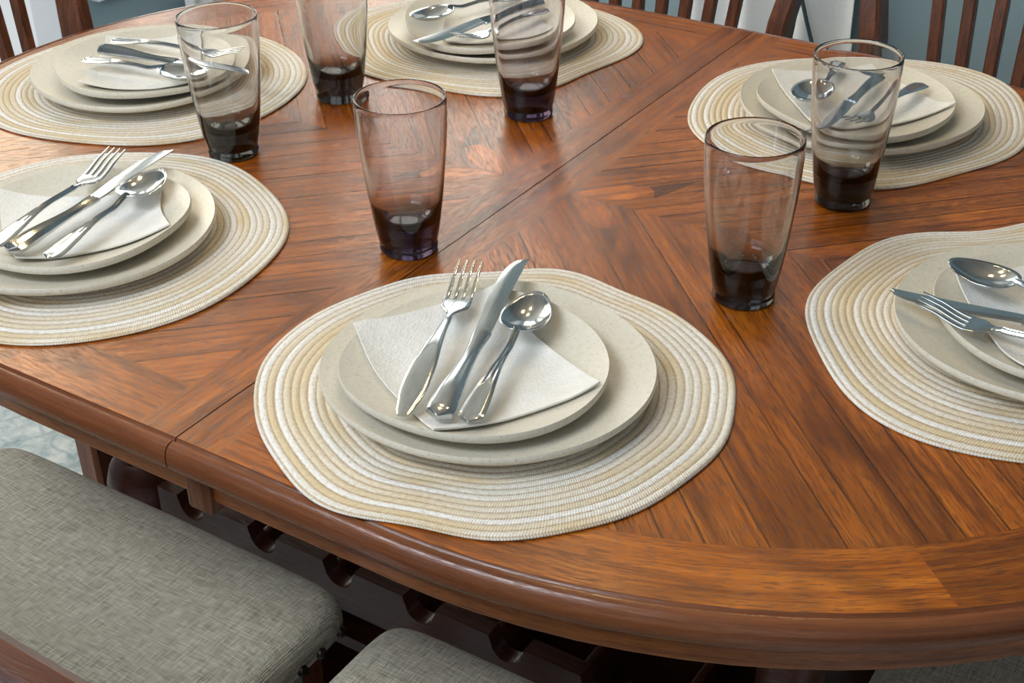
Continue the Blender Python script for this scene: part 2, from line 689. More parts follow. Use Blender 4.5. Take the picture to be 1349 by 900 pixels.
# ------------------------------------------------------------------ table settings
MAT_SHAPES = [
    [0.1741, -0.3357, 0.191, 0.0127, 0.0029, -0.0011, -0.0006, 0.0023, 0.0018, -0.0099, -0.0014, -0.0034, 0.0002, 0.0105, 0.0012, 0.0006, 0.0024, -0.0055, -0.0047, 0.0021, 0.0012, 0.0013, 0.0058],
    [-0.3007, -0.3182, 0.1888, 0.0402, -0.0348, -0.0307, -0.0252, -0.0069, 0.0279, 0.0165, 0.0011, -0.0129, -0.0108],
    [-0.5482, -0.0055, 0.1903, 0.0199, 0.0088, 0.0162, -0.0083, -0.0137, -0.0076, -0.003, -0.0026, -0.004, 0.0021],
    [-0.2813, 0.3262, 0.188, 0.0355, 0.0002, -0.0062, 0.006, -0.0226, 0.0317, -0.0324, -0.0032, 0.0047, 0.0164],
    [0.2211, 0.3345, 0.1858, -0.0258, 0.0471, -0.029, 0.0021, 0.0015, -0.0066, 0.0189, 0.0064, 0.0084, -0.006],
    [0.5076, -0.0181, 0.1878, -0.1196, 0.0522, -0.0399, -0.0107, 0.0483, -0.0041, 0.0306, 0.0477, -0.0128, 0.0394],
]
BIG_PLATE_SHAPES = [
    [0.1717, -0.3397, 0.1318, 0.0267, 0.0014, 0.0082, 0.0026, -0.0052, 0.0018],
    [-0.3005, -0.3407, 0.1331, 0.0043, 0.006, -0.004, 0.0017, 0.0082, -0.004],
    [-0.5466, -0.0056, 0.135, 0.0016, -0.0096, -0.0235, 0.0025, -0.011, -0.0087],
    [-0.2661, 0.3283, 0.1333, -0.0052, 0.0063, -0.0123, -0.0105, -0.0016, 0.0001],
    [0.2255, 0.3161, 0.1308, 0.0184, -0.0033, 0.0006, 0.0139, -0.0038, 0.0011],
    [0.539, -0.0376, 0.1323, 0.0176, 0.0132, -0.0047, -0.0066, -0.0032, -0.0075],
]
SMALL_PLATE_SHAPES = [
    [0.1701, -0.3537, 0.1059, 0.0068, -0.0127, 0.0147, -0.0106, -0.0097, 0.0102],
    [-0.2947, -0.3427, 0.1054, 0.0087, 0.0103, -0.0016, 0.002, -0.0177, -0.0171],
    [-0.5289, -0.0163, 0.1075, 0.0246, -0.0062, 0.0015, -0.0113, 0.0133, 0.0195],
    [-0.2608, 0.3113, 0.1093, 0.0067, -0.0108, -0.0129, 0.0051, 0.0201, -0.003],
    [0.227, 0.3022, 0.1067, -0.0143, -0.0164, -0.0113, -0.0149, 0.0045, 0.0176],
    [0.544, -0.0436, 0.1069, 0.0049, -0.0026, -0.0073, 0.0067, 0.014, -0.0075],
]


def rad(v, th, ks):
    r = 1.0
    for i, k in enumerate(ks):
        r += v[3 + 2 * i] * math.cos(k * th) + v[4 + 2 * i] * math.sin(k * th)
    return v[2] * r


def placemat(key, label):
    v = MAT_SHAPES['ABCDEF'.index(key)]
    ks = tuple(range(2, 2 + (len(v) - 3) // 2))
    NR, SUB, NA = 29, 5, 192
    rng = random.Random(key)
    ph = rng.uniform(0, TAU)
    tilt = [rng.uniform(0, TAU) for _ in range(3)]
    V, F, UV = [], [], []
    nr = NR * SUB
    step = 1.0 / nr

    def pt(i, j):
        t = i * step
        th = TAU * j / NA
        w = t ** 1.5
        # outer strands follow the worn outline, inner ones are rounder
        R = v[2] * (1 - w) + rad(v, th, ks) * w
        r = R * t
        s = t * NR - (th / TAU)
        fr = s - math.floor(s)
        z = 0.0022 + 0.0017 * math.sqrt(max(0.0, math.sin(math.pi * fr))) * (1 if i < nr else 0.6)
        z += 0.0006 * math.sin(3 * th + tilt[0]) * t
        return (r * math.cos(th), r * math.sin(th), z), s
    ring0 = None
    for i in range(1, nr + 1):
        for j in range(NA):
            V.append(pt(i, j)[0])
    c = len(V)
    V.append((0, 0, 0.003))
    for i in range(1, nr):
        for j in range(NA):
            j2 = (j + 1) % NA
            F.append([(i - 1) * NA + j, i * NA + j, i * NA + j2, (i - 1) * NA + j2])
            u0, u1 = j / NA, (j + 1) / NA
            v0, v1 = i * step * NR, (i + 1) * step * NR
            UV.append([(u0, v0 - u0 + 1), (u0, v1 - u0 + 1), (u1, v1 - u1 + 1), (u1, v0 - u1 + 1)])
    for j in range(NA):
        F.append([c, j, (j + 1) % NA])
        UV.append([(0, 0.5), (0, 0.5), (0, 0.5)])
    # rounded rim and flat underside
    n = len(V)
    last = (nr - 1) * NA
    for j in range(NA):
        x, y, z = V[last + j]
        V.append((x * 1.004, y * 1.004, 0.0016))
    for j in range(NA):
        x, y, z = V[last + j]
        V.append((x * 0.998, y * 0.998, 0.0003))
    for j in range(NA):
        j2 = (j + 1) % NA
        F.append([last + j, n + j, n + j2, last + j2])
        F.append([n + j, n + NA + j, n + NA + j2, n + j2])
        u0, u1 = j / NA, (j + 1) / NA
        for _ in range(2):
            UV.append([(u0, NR - .3), (u0, NR - .2), (u1, NR - .2), (u1, NR - .3)])
    F.append([n + NA + j for j in range(NA)][::-1])
    UV.append([(0, 0.5)] * NA)
    o = mesh_obj('placemat', V, F, BRAID, None, True, uvs=UV, loc=(v[0], v[1], TT))
    return tag(o, label, 'placemat', 'round braided placemats')


PK = (2, 3, 4)


def plate_z(t, rise):
    # coupe shape: flat well, then a slow sweep up to the rim
    return rise * (max(0.0, (t - 0.48) / 0.52)) ** 1.6


def plate(kind, key, z0, rise, label, name):
    v = (BIG_PLATE_SHAPES if kind == 'large' else SMALL_PLATE_SHAPES)['ABCDEF'.index(key)]
    NA = 128
    th_ = 0.0065
    rng = random.Random(kind + key)
    p1, p2 = rng.uniform(0, TAU), rng.uniform(0, TAU)
    prof = []       # (t, z)
    for t in (0.12, 0.3, 0.42, 0.5, 0.58, 0.66, 0.74, 0.82, 0.89, 0.94, 0.975):
        prof.append((t, th_ + plate_z(t, rise)))
    prof.append((0.992, th_ + plate_z(0.99, rise) + 0.0002))
    prof.append((1.0, th_ + plate_z(0.985, rise) - 0.0016))
    prof.append((0.997, th_ + plate_z(0.97, rise) - 0.0038))
    prof.append((0.985, th_ + plate_z(0.955, rise) - 0.0054))
    for t in (0.95, 0.9, 0.82, 0.74, 0.66, 0.62):
        prof.append((t, plate_z(t, rise) + 0.0013))
    prof.append((0.58, 0.0))
    prof.append((0.55, 0.0))
    prof.append((0.53, 0.0011))
    V, F = [], []
    for t, z in prof:
        for j in range(NA):
            a = TAU * j / NA
            w = t ** 2
            R = v[2] * (1 - w) + rad(v, a, PK) * w
            zz = z + 0.0011 * w * w * (math.sin(2 * a + p1) + 0.6 * math.sin(3 * a + p2)) * (t > 0.62)
            V.append((R * t * math.cos(a), R * t * math.sin(a), zz))
    n = len(prof)
    for i in range(n - 1):
        for j in range(NA):
            j2 = (j + 1) % NA
            F.append([i * NA + j, i * NA + j2, (i + 1) * NA + j2, (i + 1) * NA + j])
    F.append(list(range(NA))[::-1])
    F.append([(n - 1) * NA + j for j in range(NA)])
    o = mesh_obj(name, V, F, CERAMIC, None, True, loc=(v[0], v[1], TT + z0), sharp=1.0)
    return tag(o, label, 'plate', 'stacked cream plates')


ZL = 0.0047                       # big plate stands on the mat
RL, RS = 0.0155, 0.0175           # how far the rims sweep up
ZS = ZL + 0.0086                  # small plate stands in the well of the big one


def small_top(key, x, y):
    """height of the small plate's upper face above the table at a point"""
    v = SMALL_PLATE_SHAPES['ABCDEF'.index(key)]
    dx, dy = x - v[0], y - v[1]
    a = math.atan2(dy, dx)
    R = rad(v, a, PK)
    t = math.hypot(dx, dy) / R
    return ZS + 0.0065 + plate_z(min(t, 1.0), RS), t


def napkin(key, poly, label, seed):
    """folded paper napkin following the small plate"""
    rng = random.Random(seed)
    N = 26
    (a, b, c, d) = poly
    V, F = [], []
    p = [rng.uniform(0, TAU) for _ in range(6)]

    def pos(u, w, grow=0.0):
        x = (a[0] * (1 - u) + b[0] * u) * (1 - w) + (d[0] * (1 - u) + c[0] * u) * w
        y = (a[1] * (1 - u) + b[1] * u) * (1 - w) + (d[1] * (1 - u) + c[1] * u) * w
        # slightly bowed, uneven sides
        x += 0.0022 * math.sin(5 * u + p[0]) * (abs(w - .5) * 2) ** 3 + 0.0016 * math.sin(9 * w + p[1])
        y += 0.0022 * math.sin(6 * w + p[2]) * (abs(u - .5) * 2) ** 3 + 0.0016 * math.sin(8 * u + p[3])
        h, t = small_top(key, x, y)
        e = max(abs(u - .5), abs(w - .5)) * 2
        wav = 0.0010 * math.sin(7 * u + 4 * w + p[4]) + 0.0008 * math.sin(11 * w - 5 * u + p[5])
        h += 0.0017 + max(0.0, wav) * (1 - 0.4 * e) + 0.0022 * max(0.0, e - 0.9) * 10 * abs(math.sin(4 * u + 3 * w + p[0])) * 0.5
        return x, y, h
    for i in range(N + 1):
        for j in range(N + 1):
            V.append(pos(j / N, i / N))
    th = 0.0021
    M = (N + 1) ** 2
    top = [(x, y, h + th) for x, y, h in V]
    # two sheets: upper fold slightly inset so the layered edge shows
    cx = sum(q[0] for q in V) / M
    cy = sum(q[1] for q in V) / M
    midl = [(cx + (x - cx) * 1.006, cy + (y - cy) * 1.006, h + th * 0.5) for x, y, h in V]
    allv = V + top
    idx = lambda i, j: i * (N + 1) + j
    for i in range(N):
        for j in range(N):
            q = [idx(i, j), idx(i, j + 1), idx(i + 1, j + 1), idx(i + 1, j)]
            F.append(q[::-1])
            F.append([k + M for k in q])
    per = [idx(0, j) for j in range(N)] + [idx(i, N) for i in range(N)] + [idx(N, j) for j in range(N, 0, -1)] + [idx(i, 0) for i in range(N, 0, -1)]
    base = len(allv)
    allv = allv + [midl[k] for k in per]
    L = len(per)
    for k in range(L):
        k2 = (k + 1) % L
        F.append([per[k], per[k2], base + k2, base + k])
        F.append([base + k, base + k2, per[k2] + M, per[k] + M])
    zb = min(q[2] for q in V)
    vv = [(x - cx, y - cy, z - zb) for x, y, z in allv]
    o = mesh_obj('napkin', vv, F, NAPKIN, None, True, loc=(cx, cy, TT + zb), sharp=1.2)
    return tag(o, label, 'napkin', 'folded paper napkins')


# --- cutlery, built along +X from the handle end, top side up
def section(x, z, hw, th, style, n=20, yo=0.0, slope=0.0):
    """closed cross section: flat-oval, or ribbed along both edges"""
    pts = []
    for k in range(n):
        a = TAU * k / n
        c, s = math.cos(a), math.sin(a)
        y = hw * math.copysign(abs(c) ** 0.75, c)
        zz = th * 0.5 * math.copysign(abs(s) ** 0.8, s)
        if style > 0 and s > 0:
            e = abs(y) / max(hw, 1e-6)
            zz += style * th * 0.28 * (math.cos(e * 3.2 * math.pi) * 0.5 - 0.2) * s
        pts.append((x - slope * zz, yo + y, z + zz))
    return pts


def handle_mb(L, kind, style, rise=0.0):
    m = MB()
    R = []
    n = 22
    for i in range(n + 1):
        t = i / n
        x = L * t
        if kind == 'plain':      # long teardrop, blunt end
            hw = 0.0062 + 0.0044 * ss(0, .25, t) - 0.0073 * ss(.32, 1, t)
            th = 0.0028 + 0.0012 * ss(.3, 1, t)
        elif kind == 'ribbed':   # flared end, slim neck
            hw = 0.0100 - 0.0068 * ss(0.06, .75, t)
            th = 0.0026 + 0.0016 * ss(.25, 1, t)
        else:                    # hollow knife handle, rounded heavy end
            hw = 0.0110 - 0.0052 * ss(0.1, .72, t) + 0.0018 * ss(.8, 1, t)
            th = 0.0095 - 0.0038 * ss(.2, .8, t)
        end = min(1.0, math.sqrt(max(0.0, 1 - (1 - min(1, t / .07)) ** 2)) * 0.92 + 0.08) if kind != 'plain' else min(1.0, 0.72 + t / .05)
        if kind == 'knife':
            z = th * 0.5
        else:
            z = 0.0030 + rise * ss(.78, 1, t) + 0.0052 * math.sin(math.pi * min(1, t * 1.05)) ** 1.2 * (0.35 + .65 * t)
        R.append(section(x, z, hw * end, th * (0.5 + 0.5 * end), style, 24))
    m.loft(R)
    return m


def cutlery_root(kind, label, hx, hy, hz, ang, pitch, group):
    o = thing(kind, label, kind, (hx, hy, TT + hz), 0, group)
    o.rotation_euler = (0, -pitch, ang)
    return o


def fork(label, hx, hy, hz, deg, pitch, L=0.20, style='ribbed', roll=0.0):
    o = cutlery_root('fork', label, hx, hy, hz, math.radians(deg), pitch, 'steel forks')
    o.rotation_euler.x = roll
    LH = L * 0.63
    handle_mb(LH, 'plain' if style == 'plain' else 'ribbed', 0 if style == 'plain' else 1).build('handle', STEEL, o)
    m = MB()
    # shoulder: the neck spreads into the flat root of the tines
    x0, x1, x2, x3 = LH - 0.002, L * 0.715, L * 0.775, L

    def zc(x):
        t = (x - x0) / (x3 - x0)
        return 0.0036 - 0.0034 * math.sin(math.pi * min(1, t * 1.35)) + 0.0075 * max(0.0, t - .42) ** 1.25 / .58
    R = []
    for i in range(10):
        t = i / 9
        x = x0 + (x2 - x0) * t
        hw = 0.0028 + 0.0095 * ss(0.18, 0.72, t)
        R.append(section(x, zc(x), hw, 0.0036 - 0.0016 * t, 0, 20))
    m.loft(R)
    for k in range(4):
        R = []
        for i in range(12):
            t = i / 11
            x = x2 - 0.003 + (x3 - x2 + 0.003) * t
            hw = 0.0020 - 0.0011 * t ** 2
            yy = (k - 1.5) * (0.0067 - 0.0002 * t)
            R.append(section(x, zc(x), hw, 0.0021 - 0.0008 * t, 0, 10, yo=yy))
        m.loft(R)
    m.build('tine_head', STEEL, o)
    return o


def spoon(label, hx, hy, hz, deg, pitch, L=0.185, style='ribbed', roll=0.0):
    o = cutlery_root('spoon', label, hx, hy, hz, math.radians(deg), pitch, 'steel spoons')
    o.rotation_euler.x = roll
    LB = 0.062
    LH = L - LB + 0.005
    handle_mb(LH, 'plain' if style == 'plain' else 'ribbed', 0 if style == 'plain' else 1, 0.0062).build('handle', STEEL, o)
    # egg-shaped bowl with thickness
    V, F = [], []
    NA, NR = 48, 10
    cx = L - LB / 2

    def p(i, j, off):
        t = i / NR
        a = TAU * j / NA
        ex = 0.031 * math.cos(a)
        ey = 0.0205 * math.sin(a) * (1 - 0.16 * math.cos(a))
        d = 0.0085 * (1 - t ** 2.2)
        z = 0.0078 - d + 0.0022 * (ex * t / 0.031) ** 2
        return (cx + ex * (t - off * 0.02 * (t > .95)), ey * t, z - off * 0.0013)
    for off in (0, 1):
        for i in range(1, NR + 1):
            for j in range(NA):
                V.append(p(i, j, off))
        V.append(p(0, 0, off))
    S = NR * NA + 1
    for off in (0, 1):
        for i in range(NR - 1):
            for j in range(NA):
                j2 = (j + 1) % NA
                q = [i * NA + j, i * NA + j2, (i + 1) * NA + j2, (i + 1) * NA + j]
                F.append([k + off * S for k in (q if not off else q[::-1])])
        for j in range(NA):
            F.append([off * S + NR * NA, off * S + j, off * S + (j + 1) % NA])
    for j in range(NA):
        j2 = (j + 1) % NA
        a = (NR - 1) * NA
        F.append([a + j, a + j2, S + a + j2, S + a + j])
    mesh_obj('bowl', V, F, STEEL, o, True)
    return o


def knife(label, hx, hy, hz, deg, pitch, L=0.235, style=1, roll=0.0):
    o = cutlery_root('knife', label, hx, hy, hz, math.radians(deg), pitch, 'steel knives')
    o.rotation_euler.x = roll
    LH = L * 0.50
    handle_mb(LH, 'knife', style).build('handle', STEEL, o)
    m = MB()
    R = []
    n = 26
    for i in range(n + 1):
        t = i / n
        x = LH - 0.002 + (L - LH + 0.002) * t
        # spine (right) runs nearly straight then drops to the point; edge (left) bellies out
        right = -0.0072 + 0.0005 * t + 0.001 * math.sin(3 * t)
        left = 0.0066 + 0.0032 * ss(0.02, 0.45, t)
        if t > 0.62:
            q = (t - 0.62) / 0.38
            left = left - (left - right - 0.0014) * (1 - math.sqrt(max(0.0, 1 - q ** 2.3)))
        if t < 0.06:
            left = 0.0062 + (left - 0.0062) * (t / .06)
            right = -0.0062 + (right + 0.0062) * (t / .06)
        z = 0.0036
        th = 0.0020 - 0.0009 * t
        R.append([(x, right, z - th / 2), (x, right, z + th / 2), (x, (left + right) * .5, z + th / 2), (x, left - .002, z + th * .25), (x, left, z),
                  (x, left - .002, z - th * .25), (x, (left + right) * .5, z - th / 2)])
    m.loft(R)
    m.build('blade', STEEL, o)
    return o


def tumbler(x, y, mat, label, rz=0.0):
    H = 0.1535
    outer = [(0.0225, 0.0), (0.0262, 0.0006), (0.0276, 0.0028), (0.0278, 0.006), (0.0272, 0.0092), (0.0270, 0.0105), (0.0282, 0.0125), (0.0300, 0.022), (0.0322, 0.036),
             (0.0348, 0.056), (0.0372, 0.078), (0.0394, 0.100), (0.0409, 0.120), (0.0417, 0.137), (0.0418, 0.148), (0.0417, 0.1522), (0.0415, H - 0.0002), (0.0411, H)]
    inner = [(0.0406, H), (0.0402, H - 0.0003), (0.0400, 0.1522), (0.0404, 0.147), (0.0402, 0.136), (0.0393, 0.119), (0.0377, 0.099), (0.0353, 0.077), (0.0326, 0.057), (0.0302, 0.044),
             (0.0275, 0.0375), (0.0235, 0.0325), (0.018, 0.0298), (0.011, 0.0284), (0.004, 0.0280)]
    NA = 72
    prof = outer + inner
    V = [(r * math.cos(TAU * j / NA), r * math.sin(TAU * j / NA), z) for r, z in prof for j in range(NA)]
    F = []
    for i in range(len(prof) - 1):
        for j in range(NA):
            j2 = (j + 1) % NA
            F.append([i * NA + j, i * NA + j2, (i + 1) * NA + j2, (i + 1) * NA + j])
    F.append(list(range(NA))[::-1])
    F.append([(len(prof) - 1) * NA + j for j in range(NA)])
    o = mesh_obj('tumbler', V, F, mat, None, True, loc=(x, y, TT + 0.0003), sharp=1.3)
    o.rotation_euler.z = rz
    return tag(o, label, 'glass', 'smoked glass tumblers')


SET = {
 'A': 'front setting nearest the camera',
 'B': 'setting before the left grey seat',
 'C': 'setting at the far rounded table end',
 'D': 'far setting beside the seam',
 'E': 'far setting before the blue wall',
 'F': 'setting cut off by the right frame edge',
}
MATLAB = {
 'A': 'round cream braided placemat nearest the camera overhanging the front table edge',
 'B': 'round cream braided placemat by the grey seat on the left, beside the near edge',
 'C': 'round cream braided placemat at the far rounded end of the table, top left',
 'D': 'round cream braided placemat on the far side left of the seam, under two glasses',
 'E': 'round cream braided placemat on the far side before the blue-grey wall',
 'F': 'round cream braided placemat cut off by the right frame edge',
}
NAPS = {   # four corners each, going round
 'A': [(0.0604, -0.3695), (0.2010, -0.4540), (0.2681, -0.3346), (0.1230, -0.2520)],
 'B': [(-0.4000, -0.3487), (-0.276, -0.2555), (-0.2002, -0.3167), (-0.2775, -0.4285)],
 'C': [(-0.6265, 0.0092), (-0.5476, 0.0838), (-0.4401, -0.0172), (-0.5503, -0.1076)],
 'D': [(-0.3600, 0.3523), (-0.2707, 0.4123), (-0.1673, 0.3265), (-0.2752, 0.2323)],
 'E': [(0.1196, 0.3162), (0.2057, 0.4008), (0.3250, 0.3304), (0.2272, 0.2092)],
 'F': [(0.442, -0.0292), (0.5243, 0.0550), (0.6308, -0.0485), (0.5344, -0.1429)],
}
for i, k in enumerate('ABCDEF'):
    placemat(k, MATLAB[k])
    plate('large', k, ZL, RL, 'larger cream speckled plate under the small one, ' + SET[k], 'dinner_plate')
    plate('small', k, ZS, RS, 'smaller cream speckled plate holding the cutlery, ' + SET[k], 'salad_plate')
    napkin(k, NAPS[k], 'white folded paper napkin under the cutlery, ' + SET[k], 40 + i)

ZC = 0.0365
fork('plain-handled steel fork with gold glints, ' + SET['A'], 0.1708, -0.4500, ZC, 110.6, 0.03, 0.215, 'plain')
knife('steel table knife with a heavy rounded handle, ' + SET['A'], 0.1948, -0.4410, ZC, 107.8, 0.02, 0.242, 0, 0.14)
spoon('steel spoon with a ribbed handle, ' + SET['A'], 0.2165, -0.4325, ZC, 105.6, 0.01, 0.183)
fork('ribbed steel fork beside the knife, ' + SET['B'], -0.3025, -0.4330, ZC, 101.4, 0.03, 0.198)
knife('ribbed steel table knife between fork and spoon, ' + SET['B'], -0.2802, -0.4318, ZC, 97.2, 0.02, 0.232)
spoon('ribbed steel spoon with a yellow reflection, ' + SET['B'], -0.2425, -0.4205, ZC, 101.0, 0.01, 0.179)
spoon('ribbed steel spoon seen side on, ' + SET['C'], -0.5905, -0.0585, ZC, 9.5, 0.0, 0.172)
knife('steel table knife whose blade shows through a glass, ' + SET['C'], -0.5965, -0.0270, ZC, 8.5, 0.01, 0.222)
fork('ribbed steel fork lying behind the knife, ' + SET['C'], -0.6090, 0.0035, ZC, 11.0, 0.02, 0.19)
fork('steel fork with its handle behind a glass, ' + SET['D'], -0.2021, 0.3660, ZC, -103.5, 0.02, 0.165)
knife('steel table knife pointing at the camera, ' + SET['D'], -0.2331, 0.3964, ZC, -100.0, 0.02, 0.228, 1, -0.22)
spoon('steel spoon on the left of the knife, ' + SET['D'], -0.2722, 0.3970, ZC, -112.0, 0.0, 0.165)
fork('steel fork with its handle beside the glass, ' + SET['E'], 0.2790, 0.3650, ZC, -98.5, 0.02, 0.165)
knife('steel table knife seen through the glass, ' + SET['E'], 0.2330, 0.3660, ZC, -90.8, 0.02, 0.195)
spoon('steel spoon half behind the glass, ' + SET['E'], 0.1730, 0.3800, ZC, -84.0, 0.0, 0.140)
spoon('steel spoon with its bowl toward the camera, ' + SET['F'], 0.6211, -0.0450, ZC, 176.0, 0.02, 0.183)
knife('steel table knife lying between spoon and fork, ' + SET['F'], 0.6241, -0.0677, ZC, 187.0, 0.0, 0.216)
fork('steel fork with tines curving upward, ' + SET['F'], 0.6267, -0.1120, ZC, 178.5, 0.02, 0.188)

tumbler(-0.0250, -0.1805, GLASS_P, 'plum-tinted smoked glass tumbler standing alone by the seam at the table middle')
tumbler(0.2828, -0.0998, GLASS_B, 'smoked glass tumbler with a blue-black base on the right, nearest the camera')
tumbler(0.2858, 0.1228, GLASS_G, 'smoked glass tumbler standing before the far plates by the blue wall')
tumbler(-0.3178, -0.1031, GLASS_G, 'smoked glass tumbler in front of the far end plates, leftmost of the glasses')
tumbler(-0.3185, 0.0800, GLASS_G, 'smoked glass tumbler with its rim cut off, behind the plum one')
tumbler(-0.1010, 0.1500, GLASS_P, 'smoked glass tumbler in front of the far plates beside the seam')

# ------------------------------------------------------------------ chairs
SEAT_Z = TT - 0.30


def bar(m, pts, hw, hd, n=None):
    """rectangular bar through points; half width along x, half depth along y, rounded corners"""
    R = []
    for k, p in enumerate(pts):
        w = hw[k] if isinstance(hw, (list, tuple)) else hw
        d = hd[k] if isinstance(hd, (list, tuple)) else hd
        c = min(w, d) * 0.28
        R.append([(p[0] - w, p[1] - d + c, p[2]), (p[0] - w + c, p[1] - d, p[2]), (p[0] + w - c, p[1] - d, p[2]), (p[0] + w, p[1] - d + c, p[2]),
                  (p[0] + w, p[1] + d - c, p[2]), (p[0] + w - c, p[1] + d, p[2]), (p[0] - w + c, p[1] + d, p[2]), (p[0] - w, p[1] + d - c, p[2])])
    m.loft(R)


def make_chair(label):
    o = thing('dining_chair', label, 'chair', group='upholstered spindle-back chairs')
    # seat: padded block, rounded in plan, upper edge rolled over, dipped in the middle
    W, DF, DB, T = 0.250, 0.222, 0.205, 0.046
    rings = []
    NP = 96

    def plan(k, sx, sy):
        a = TAU * k / NP
        c, s = math.cos(a), math.sin(a)
        e = 0.11
        x = W * math.copysign(abs(c) ** e, c)
        y = (DF if s > 0 else DB) * math.copysign(abs(s) ** e, s)
        if s > 0:
            y += 0.010 * (1 - (x / W) ** 2)
        if s < 0:
            x *= 1 - 0.10 * (-y / DB)
        return x * sx, y * sy

    def dip(x, y):
        return -0.009 * (1 - (x / W) ** 2) * ss(-0.2, 0.1, y) + 0.004 * (y / DF) * 0
    for ins, z in ((0.97, -T), (0.995, -T + 0.006), (1.0, -0.030), (0.998, -0.019), (0.990, -0.009), (0.973, -0.002), (0.945, 0.003), (0.88, 0.006), (0.76, 0.008), (0.6, 0.009), (0.35, 0.010), (0.12, 0.010)):
        r = []
        for k in range(NP):
            x, y = plan(k, ins, ins)
            r.append((x, y, SEAT_Z + z + (dip(x, y) if z > -0.03 else 0)))
        rings.append(r)
    m = MB()
    m.loft(rings)
    cush = m.build('seat_cushion', LINEN, o, sharp=1.4)
    # nailheads along the lower edge
    dome = bmesh.new()
    bmesh.ops.create_uvsphere(dome, u_segments=10, v_segments=6, radius=0.0062)
    dome.verts.index_update()
    me = bpy.data.meshes.new('nailhead')
    dome.to_mesh(me)
    dome.free()
    me.materials.append(NAIL)
    me.polygons.foreach_set('use_smooth', [True] * len(me.polygons))
    per = []
    L = 0.0
    prev = None
    fine = []
    for k in range(NP * 4 + 1):
        a = TAU * k / (NP * 4)
        x, y = plan(k / 4, 1.0, 1.0)
        if prev:
            L += math.dist(prev, (x, y))
        fine.append((L, x, y))
        prev = (x, y)
    nn = 48
    tgt = [L * (i + .5) / nn for i in range(nn)]
    q = 0
    for g in tgt:
        while fine[q][0] < g:
            q += 1
        x, y = fine[q][1], fine[q][2]
        if y < -0.16 and abs(x) > 0.15:
            continue
        nh = bpy.data.objects.new('nailhead', me)
        C.objects.link(nh)
        nh.parent = cush
        nh.location = (x, y, SEAT_Z - T + 0.011)
    # seat frame, legs, stretchers
    m = MB()
    m.box(-0.205, 0.205, -0.165, 0.175, SEAT_Z - T - 0.045, SEAT_Z - T + 0.004, 0.003)
    m.build('seat_frame', CHAIRWOOD, o)
    for sx in (-1, 1):
        m = MB()
        bar(m, [(sx * 0.200, 0.172, 0.0), (sx * 0.204, 0.176, 0.30), (sx * 0.206, 0.178, SEAT_Z - T + 0.002)], [0.015, 0.019, 0.021], [0.015, 0.019, 0.021])
        m.build('front_leg', CHAIRWOOD, o)
    for sx in (-1, 1):
        m = MB()
        bar(m, [(sx * 0.195, -0.235, 0.0), (sx * 0.185, -0.185, 0.35), (sx * 0.186, -0.178, 0.58), (sx * 0.190, -0.183, 0.70), (sx * 0.203, -0.205, 0.845), (sx * 0.222, -0.232, 0.95), (sx * 0.242, -0.258, 1.050)],
            [0.015, 0.016, 0.0165, 0.0165, 0.0145, 0.0130, 0.0120], [0.017, 0.021, 0.026, 0.027, 0.024, 0.020, 0.016])
        m.build('back_post', CHAIRWOOD, o)
    for z, y0, y1 in ((0.20, -0.20, 0.172), (0.33, -0.19, 0.172)):
        if z < 0.3:
            for sx in (-1, 1):
                m = MB()
                m.box(sx * 0.197 - 0.010, sx * 0.197 + 0.010, y0, y1, z - 0.014, z + 0.014, 0.003)
                m.build('stretcher', CHAIRWOOD, o)
    m = MB()
    m.box(-0.2, 0.2, 0.160, 0.184, 0.245, 0.285, 0.004)
    m.build('footrest', CHAIRWOOD, o)
    # crest rail, bowed backwards
    m = MB()
    R = []
    for i in range(25):
        t = -1 + 2 * i / 24
        x = t * 0.262
        yb = -0.256 - 0.026 * (1 - t * t) + 0.012
        zt = 1.070 + 0.012 * (1 - t * t)
        zb = 0.998
        th = 0.0115
        lean = 0.018
        R.append([(x, yb + th, zb), (x, yb - lean + th, zt - 0.004), (x, yb - lean + th * .5, zt), (x, yb - lean - th * .5, zt), (x, yb - lean - th, zt - 0.004), (x, yb - th, zb)])
    m.loft(R)
    m.build('crest_rail', RAILWOOD, o)
    # lower back rail and seven fanned spindles
    m = MB()
    m.box(-0.180, 0.180, -0.197, -0.175, SEAT_Z + 0.035, SEAT_Z + 0.070, 0.003)
    m.build('lower_rail', RAILWOOD, o)
    for k in range(-3, 4):
        x0 = k * 0.035
        x1 = k * 0.045
        m = MB()
        z0, z1 = SEAT_Z + 0.06, 1.005
        tt = [0, .35, .7, 1]
        bow = 0.026 * (1 - (x1 / 0.262) ** 2) - 0.012
        bar(m, [(x0 + (x1 - x0) * t, -0.187 + (-0.244 - bow + 0.187) * t - 0.004 * math.sin(math.pi * t), z0 + (z1 - z0) * t) for t in tt], [0.0075, 0.0085, 0.0085, 0.0075], [0.0075, 0.0085, 0.0085, 0.0075])
        m.build('spindle', CHAIRWOOD, o)
    return o


def copy_tree(o, parent=None):
    c = o.copy()
    C.objects.link(c)
    if parent is not None:
        c.parent = parent
    for ch in list(o.children):
        copy_tree(ch, c)
    return c


